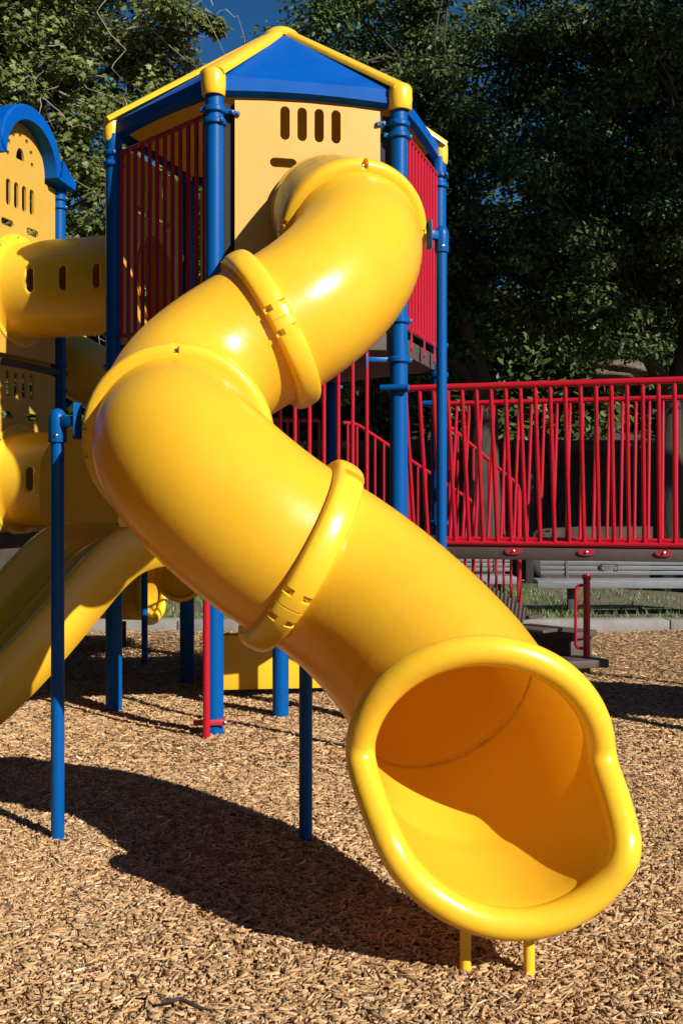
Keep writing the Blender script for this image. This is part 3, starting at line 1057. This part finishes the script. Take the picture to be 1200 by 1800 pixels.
# ================================================================== WAVE SLIDE
mid, d, WN = face(FL, RL)
WS = Vector((-WN.y, WN.x, 0))                # across
if WS.dot(FL - RL) < 0: WS = -WS
wslide = thing('open_slide', 'wide open yellow slide with raised sides at the left edge', 'slide', mid + WN * 1.0)
wp = [(0.02, 1.33), (.20, 1.335), (.40, 1.32), (.56, 1.27), (.72, 1.16), (.90, .985), (1.10, .785), (1.30, .60), (1.50, .44), (1.68, .335), (1.86, .285), (2.06, .27), (2.2, .265)]
def cr(pts, n=5):
    out = []
    for i in range(len(pts) - 1):
        p0 = pts[max(i - 1, 0)]; p1 = pts[i]; p2 = pts[i + 1]; p3 = pts[min(i + 2, len(pts) - 1)]
        for k in range(n):
            t = k / n
            out.append(tuple(.5 * ((2 * p1[j]) + (-p0[j] + p2[j]) * t + (2 * p0[j] - 5 * p1[j] + 4 * p2[j] - p3[j]) * t * t + (-p0[j] + 3 * p1[j] - 3 * p2[j] + p3[j]) * t**3) for j in range(2)))
    out.append(pts[-1])
    return out
path = cr(wp)
H_ = .46
# cross-section (across, height above bed, with rolled outer sides)
sec = [(-.50, -.17), (-.505, .02), (-.50, .13), (-.475, .165), (-.44, .165), (-.415, .13), (-.40, .05), (-.36, .008), (-.25, 0), (-.06, 0), (-.03, .03), (0, .04), (.03, .03), (.06, 0), (.25, 0),
       (.36, .008), (.40, .05), (.415, .13), (.44, .165), (.475, .165), (.50, .13), (.505, .02), (.50, -.17)]
rows = []; rows2 = []
for i, (s, z) in enumerate(path):
    j0, j1 = max(i - 1, 0), min(i + 1, len(path) - 1)
    tx, tz = path[j1][0] - path[j0][0], path[j1][1] - path[j0][1]
    l = math.hypot(tx, tz); nx, nz = -tz / l, tx / l
    rise = min(1, s / .35)
    def pt(a, h):
        h2 = h if h < 0.06 else h * (.35 + .65 * rise)
        return mid + WN * (s + nx * h2) + WS * a + UP * (z + nz * h2)
    rows.append([pt(a, h) for a, h in sec])
    rows2.append([pt(a * .97, h - .02 if abs(a) < .45 else h) for a, h in sec])
b = MB(); b.grid(rows)
o = b.build('chute', M['yellow'], wslide, angle=60)
sm = o.modifiers.new('wall', 'SOLIDIFY'); sm.thickness = .012; sm.offset = -1
hz = 1.455
hood = [(-.53, hz), (.53, hz)] + [(.53 * math.cos(an) if True else 0, 1.78 + .32 * math.sin(an)) for an in np.linspace(0, math.pi, 25)]
hp = mid + WN * .66
ho = MB().plate(hp, WS, UP, WN, hood, (), .03).build('hood_panel', M['yellow'], wslide, smooth=False, bevel=.01)
for a_ in (-.515, .515):
    MB().box(mid + WN * .35 + WS * a_ + UP * 1.60, (.62, .025, .34), x=WN, bev=.008).build('hood_side', M['yellow'], wslide)
MB().tube([mid + WN * 2.05 + UP * -.05, mid + WN * 2.05 + UP * .27], .03, 14).build('leg', M['yellow'], wslide)

# ================================================================== FAR TUBE SLIDE (behind, left)
fs = thing('tube_slide', 'distant shaded yellow tube slide ending beyond the tall tower posts', 'slide', (-2.6, 12, 0))
cp = [(-3.6, 11.4, 3.2), (-2.95, 11.25, 3.05), (-2.35, 11.2, 2.75), (-2.0, 11.7, 2.2), (-2.5, 12.3, 1.65), (-3.1, 12.3, 1.15), (-3.2, 12.2, .80), (-2.75, 12.05, .66), (-2.02, 11.85, .64)]
pp = []
for i in range(len(cp) - 1):
    p0, p1, p2, p3 = [Vector(cp[min(max(i + k, 0), len(cp) - 1)]) for k in (-1, 0, 1, 2)]
    for k in range(8):
        t = k / 8
        pp.append(.5 * ((2 * p1) + (p2 - p0) * t + (2 * p0 - 5 * p1 + 4 * p2 - p3) * t * t + (3 * p1 - p0 - 3 * p2 + p3) * t**3))
pp.append(Vector(cp[-1]))
b = MB(); b.tube(pp, .32, 40, caps=False); b.tube(pp, .308, 40, caps=False)
b.build('tube', M['yellow'], fs, angle=60, recalc=False)
e = pp[-1]
ea, eb = basis((pp[-1] - pp[-2]))
MB().tube([e + (ea * math.cos(t) + eb * math.sin(t)) * .32 for t in np.linspace(0, 2 * math.pi, 40)[:-1]], .05, 14, closed=True).build('rolled_lip', M['yellow'], fs, angle=80)
for k in (10, 18):
    c = pp[k]; t = (pp[k + 1] - pp[k - 1]).normalized()
    MB().lathe(c, [(.32, -.05), (.36, -.045), (.375, 0), (.36, .045), (.32, .05)], 40, t).build('clamp_ring', M['yellow'], fs)
MB().tube([(-2.35, 11.95, -.05), (-2.35, 11.95, .3)], .035, 12).build('leg', M['bark'], fs)
sp = thing('slim_post', 'slim blue post standing behind the open slide, beyond the dark tower posts', 'post', (-1.90, 10.72, 0))
MB().tube([(-1.90, 10.72, -.05), (-1.90, 10.72, 1.45)], .031, 16).build('shaft', M['blue'], sp)
MB().lathe((-1.90, 10.72, 1.43), [(.031, 0), (.04, 0), (.04, .04), (.03, .07), (0, .08)], 16).build('cap', M['blue'], sp)

# ================================================================== BENCHES
def bench(x0, x1, y, label, plaque=False):
    t = thing('park_bench', label, 'bench', ((x0 + x1) / 2, y, .1), 'wooden park benches beyond the kerb')
    L = x1 - x0; cx = (x0 + x1) / 2
    MB().box((cx, y - .20, .515), (L, .05, .10), bev=.008).build('seat_slat', M['wood_grey'], t)
    for k in range(3):
        MB().box((cx, y - .10 + k * .125, .55), (L, .112, .045), bev=.008).build('seat_slat', M['wood_grey'], t)
    for k in range(6):
        z = .635 + k * .066
        MB().box((cx + .06, y + .27 + k * .014, z), (L - .12, .035, .050), z=(0, -.2, 1), bev=.006).build('back_slat', M['wood_grey'], t)
    for s in (.18, .82):
        x = x0 + L * s
        MB().box((x, y, .30), (.085, .085, .42), bev=.008).build('leg', M['iron'], t)
        MB().box((x, y, .49), (.075, .42, .035), bev=.006).build('seat_bracket', M['iron'], t)
        MB().bar((x, y + .22, .48), (x, y + .36, .96), .07, .03, up=(1, 0, 0)).build('back_bracket', M['iron'], t)
    if plaque:
        pz = Vector((cx - .28, y + .248, .70))
        po = MB().box(pz, (.24, .012, .12), z=(0, -.2, 1), bev=.003).build('plaque', M['plaque'], t)
        b = MB()
        for r_ in range(4):
            w_ = (.16, .19, .18, .12)[r_]
            x = -w_ / 2
            while x < w_ / 2:
                l_ = random.uniform(.012, .03)
                b.box(pz + Vector((x + l_ / 2, -.0085 - r_ * -.0045 - .005, .04 - r_ * .026)), (l_ * .8, .002, .010))
                x += l_ + .006
        b.build('lettering', M['plaque_text'], po)
    return t
bench(2.53, 5.15, 14.55, 'grey slatted wooden bench with small dark plaque beyond the bridge', True)
bench(1.1, 2.38, 15.3, 'weathered wooden bench half hidden behind the red stair railing')

# ================================================================== DARK BUILDING + ROCK
bd = thing('park_building', 'low dark board building in shade behind the bench', 'building', (4, 22, 0))
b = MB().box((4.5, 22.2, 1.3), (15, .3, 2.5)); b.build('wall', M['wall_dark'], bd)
MB().box((4.5, 21.1, 2.62), (15.4, 2.3, .14), bev=.01).build('added_shade_roof', M['wall_dark'], bd)  # deep overhang and its posts added to keep the wall in shade
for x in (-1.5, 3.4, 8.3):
    MB().box((x, 20.15, 1.33), (.14, .14, 2.44), bev=.01).build('shade_roof_post', M['wall_dark'], bd)
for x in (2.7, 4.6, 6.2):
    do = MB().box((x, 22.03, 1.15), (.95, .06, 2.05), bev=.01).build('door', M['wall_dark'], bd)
    MB().lathe((x + .36, 21.99, 1.1), [(0, 0), (.03, 0), (.03, .04), (0, .05)], 12, (0, -1, 0)).build('handle', M['steel'], do)
bm = bmesh.new()
bmesh.ops.create_icosphere(bm, subdivisions=4, radius=1)
for v in bm.verts:
    p = v.co
    k_ = 1 + .16 * math.sin(3 * p.x + 1) * math.sin(4 * p.y) + .1 * math.sin(7 * p.z + 3 * p.x)
    v.co = Vector((p.x * .62 * k_, p.y * .5 * k_, p.z * .24 * k_))
me = bpy.data.meshes.new('boulder'); bm.to_mesh(me); bm.free()
me.materials.append(M['rock'])
bo = bpy.data.objects.new('boulder', me); COL.objects.link(bo); bo.location = (5.9, 23.6, 4.35)
tag(bo, 'brown boulder on the dark hillside above the bridge railing', 'boulder')

# ================================================================== TREES
def leaf_shapes(kind):
    if kind == 'maple':
        pts = [(0, 0), (.32, -.05), (.55, .18), (.36, .3), (.5, .62), (.2, .52), (0, 1.0), (-.2, .52), (-.5, .62), (-.36, .3), (-.55, .18), (-.32, -.05)]
    else:
        pts = [(0, 0), (.17, .18), (.25, .45), (.15, .78), (0, 1.02), (-.15, .78), (-.25, .45), (-.17, .18)]
    return np.array(pts)
def crown(name, clumps, n_per, size, kind, cols, parent, droop=.3, flat=.55):
    """many separate leaves gathered in clumps (x,y,z,rx,ry,rz)"""
    sh = leaf_shapes(kind); K = len(sh)
    V = []; T = []
    for c in clumps:
        n = max(6, int(n_per * c[6]) if len(c) > 6 else n_per)
        g = rng.normal(0, 1, (n, 3)); g /= np.linalg.norm(g, axis=1, keepdims=True)
        rad = rng.random((n, 1)) ** .45
        P = np.array(c[:3]) + g * rad * np.array(c[3:6])
        nor = rng.normal(0, flat, (n, 3)) + np.array([0.15, -.35, .9]) + g * .5
        nor /= np.linalg.norm(nor, axis=1, keepdims=True)
        ax = rng.normal(0, 1, (n, 3)) + g * .9 + np.array([0, 0, -droop * 2])
        ax -= nor * (ax * nor).sum(1, keepdims=True); ax /= np.linalg.norm(ax, axis=1, keepdims=True) + 1e-9
        bx = np.cross(nor, ax)
        s = size * (.55 + .75 * rng.random((n, 1)))
        curl = rng.normal(0, .18, (n, 1))
        pts = P[:, None, :] + s[:, None] * (sh[None, :, 0:1] * bx[:, None] + sh[None, :, 1:2] * ax[:, None]) \
            - (s * (.25 + curl))[:, None] * (sh[None, :, 1:2] ** 2 + sh[None, :, 0:1] ** 2) * nor[:, None] * .6
        V.append(pts.reshape(-1, 3))
        col = cols[rng.integers(0, len(cols), n)] * (.65 + .7 * rng.random((n, 1)))
        T.append(col)
    V = np.concatenate(V); T = np.concatenate(T)
    return mesh_np(name, V, np.arange(len(V)).reshape(-1, K), M['leaf'], T, parent)
def limb(b, p0, p1, r0, r1, wob=.12, n=7):
    p0, p1 = Vector(p0), Vector(p1)
    L = (p1 - p0).length
    pts = []
    o = Vector((0, 0, 0))
    for k in range(n):
        t = k / (n - 1)
        if 0 < k < n - 1: o = o * .5 + Vector((random.gauss(0, 1), random.gauss(0, 1), random.gauss(0, 1))) * wob * L * .25
        pts.append(p0.lerp(p1, t) + o * math.sin(math.pi * t))
    b.tube(pts, [r0 + (r1 - r0) * k / (n - 1) for k in range(n)], 8)
    return pts
def tree(label, base, fork_z, crown_boxes, n_clumps, n_per, size, kind, cols, bark, r0=.3, clump=(.45, .9), twigs=0, lean=(0, 0), name='tree', group=None, extra=()):
    t = thing(name, label, 'tree', base, group)
    base = Vector(base)
    fork = base + Vector((lean[0], lean[1], fork_z))
    b = MB()
    limb(b, base - UP * .3, fork, r0 * 1.25, r0 * .8, .05)
    clumps = list(extra)
    for (cx, cy, cz, rx, ry, rz, w) in crown_boxes:
        C0 = Vector((cx, cy, cz))
        main = limb(b, fork, C0, r0 * .55, r0 * .16, .16)
        for k in range(int(n_clumps * w)):
            g = rng.normal(0, 1, 3); g /= np.linalg.norm(g)
            q = C0 + Vector(g * np.array([rx, ry, rz]) * rng.random() ** .38)
            s = rng.uniform(*clump)
            clumps.append((q.x, q.y, q.z, s * 1.15, s * 1.15, s * .62))
            if random.random() < .55:
                st = main[random.randint(3, 6)]
                limb(b, st, q, r0 * .11, .012, .14, 6)
    for k in range(twigs):
        c = clumps[random.randrange(len(clumps))]
        p = Vector(c[:3])
        for _ in range(2):
            q = p + Vector((random.gauss(0, .5), random.gauss(0, .5), random.gauss(-.1, .45)))
            limb(b, p, q, .009, .003, .35, 6); p = q
    b.build('trunk', bark, t, angle=60)
    crown('crown', clumps, n_per, size, kind, cols, t)
    return t
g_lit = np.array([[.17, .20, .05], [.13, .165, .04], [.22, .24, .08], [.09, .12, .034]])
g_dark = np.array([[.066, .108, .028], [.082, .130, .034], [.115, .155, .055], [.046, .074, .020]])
tree('sunlit sycamore with pale twigs at the upper left of the sky', (-8.6, 17.5, 0), 4.6,
     [(-6.0, 17.0, 8.6, 2.6, 2.0, 2.2, 1.0), (-4.2, 17.5, 9.2, 1.9, 1.6, 1.3, .6), (-4.6, 17.8, 6.2, 1.9, 1.6, 1.7, .7), (-6.6, 18, 5.0, 2.2, 1.6, 1.8, .6)],
     135, 240, .088, 'maple', g_lit, M['bark_pale'], .34, (.28, .62), twigs=520, lean=(.8, 0), name='sycamore_tree',
     extra=[(-2.75, 17.2, 9.2, .5, .4, .35), (-2.3, 17.2, 9.05, .35, .3, .22), (-3.2, 17.4, 8.7, .5, .4, .4), (-3.0, 17.4, 8.1, .45, .4, .35), (-3.3, 17.4, 7.6, .45, .4, .35), (-1.95, 17.2, 8.95, .22, .2, .15)])
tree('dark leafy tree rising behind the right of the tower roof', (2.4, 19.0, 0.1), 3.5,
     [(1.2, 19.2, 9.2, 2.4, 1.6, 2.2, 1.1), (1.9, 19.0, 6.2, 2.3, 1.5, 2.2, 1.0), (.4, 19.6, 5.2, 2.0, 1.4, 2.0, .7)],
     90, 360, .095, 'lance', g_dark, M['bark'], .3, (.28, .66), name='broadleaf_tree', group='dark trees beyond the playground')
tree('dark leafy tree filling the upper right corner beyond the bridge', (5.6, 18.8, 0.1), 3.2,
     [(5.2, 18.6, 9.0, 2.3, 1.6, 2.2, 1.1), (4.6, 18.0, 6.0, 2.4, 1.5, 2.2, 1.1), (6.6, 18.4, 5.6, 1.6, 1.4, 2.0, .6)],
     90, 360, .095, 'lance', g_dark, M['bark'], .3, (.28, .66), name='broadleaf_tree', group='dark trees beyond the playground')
# dense wood on the hillside behind everything
wc = []
for k in range(900):
    x = rng.uniform(-14, 14); y = rng.uniform(24, 28)
    z = 2.2 + rng.random() * (4.6 if x < -4.5 else 7.0 if x < .4 else 11.0)
    if 3.3 < x < 4.4 and z > 9.6: continue
    wc.append((x, y, z, 1.0, .8, .75))
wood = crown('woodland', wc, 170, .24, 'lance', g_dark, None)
tag(wood, 'dark mass of woodland covering the hillside behind the trees', 'woodland', kind='stuff')
# tall trees right of the frame that shade the background
for (x, y, lab) in ((10.5, 11.5, 'tall shade tree standing right of the playground'),):
    tree(lab, (x + 2.5, y, 0), 7.0, [(x, y, 12.6, 3.2, 2.6, 2.2, 1.0), (x + 1.5, y + 1.5, 16, 3.0, 3.0, 2.4, 1.0)], 34, 45, .45, 'lance', g_dark, M['bark'], .4, (.8, 1.5), name='broadleaf_tree')

# unseen trees added left and behind to cut sky light on left-facing sides
for (x, y, h, lab) in ((-9.5, 6.5, 6.5, 'unseen dense tree added left of the arched tower to block sky light'), (-9.0, -1.5, 6.0, 'unseen dense tree added far left of the wood chips to block sky light'),
                       (-6.6, 3.2, 7.0, 'unseen dense tree added close by the left of the wood chips to block sky light'), (-4.0, -9.0, 6.5, 'unseen dense tree added behind the viewer to block sky light'), (-14, 11, 7.5, 'unseen dense tree added at the far left edge of the playground to block sky light')):
    tree(lab, (x, y, 0), 3.0, [(x, y, h, 3.2, 3.2, 4.2, 1.0), (x + .5, y - .5, 3.2, 3.0, 3.0, 2.2, .8)], 90, 130, .5, 'lance', g_dark, M['bark'], .35, (.9, 1.6), name='broadleaf_tree', group='unseen trees added to block sky light')

# fallen twig on the chips
tw = MB()
tw.tube([(-.56, 3.44, .045), (-.50, 3.45, .05), (-.44, 3.40, .048), (-.39, 3.37, .05)], [.006, .007, .006, .003], 8)
tw.tube([(-.50, 3.45, .05), (-.46, 3.49, .06)], [.004, .002], 6)
tag(tw.build('fallen_twig', M['bark']), 'small dark fallen twig lying on the wood chips in front', 'twig')
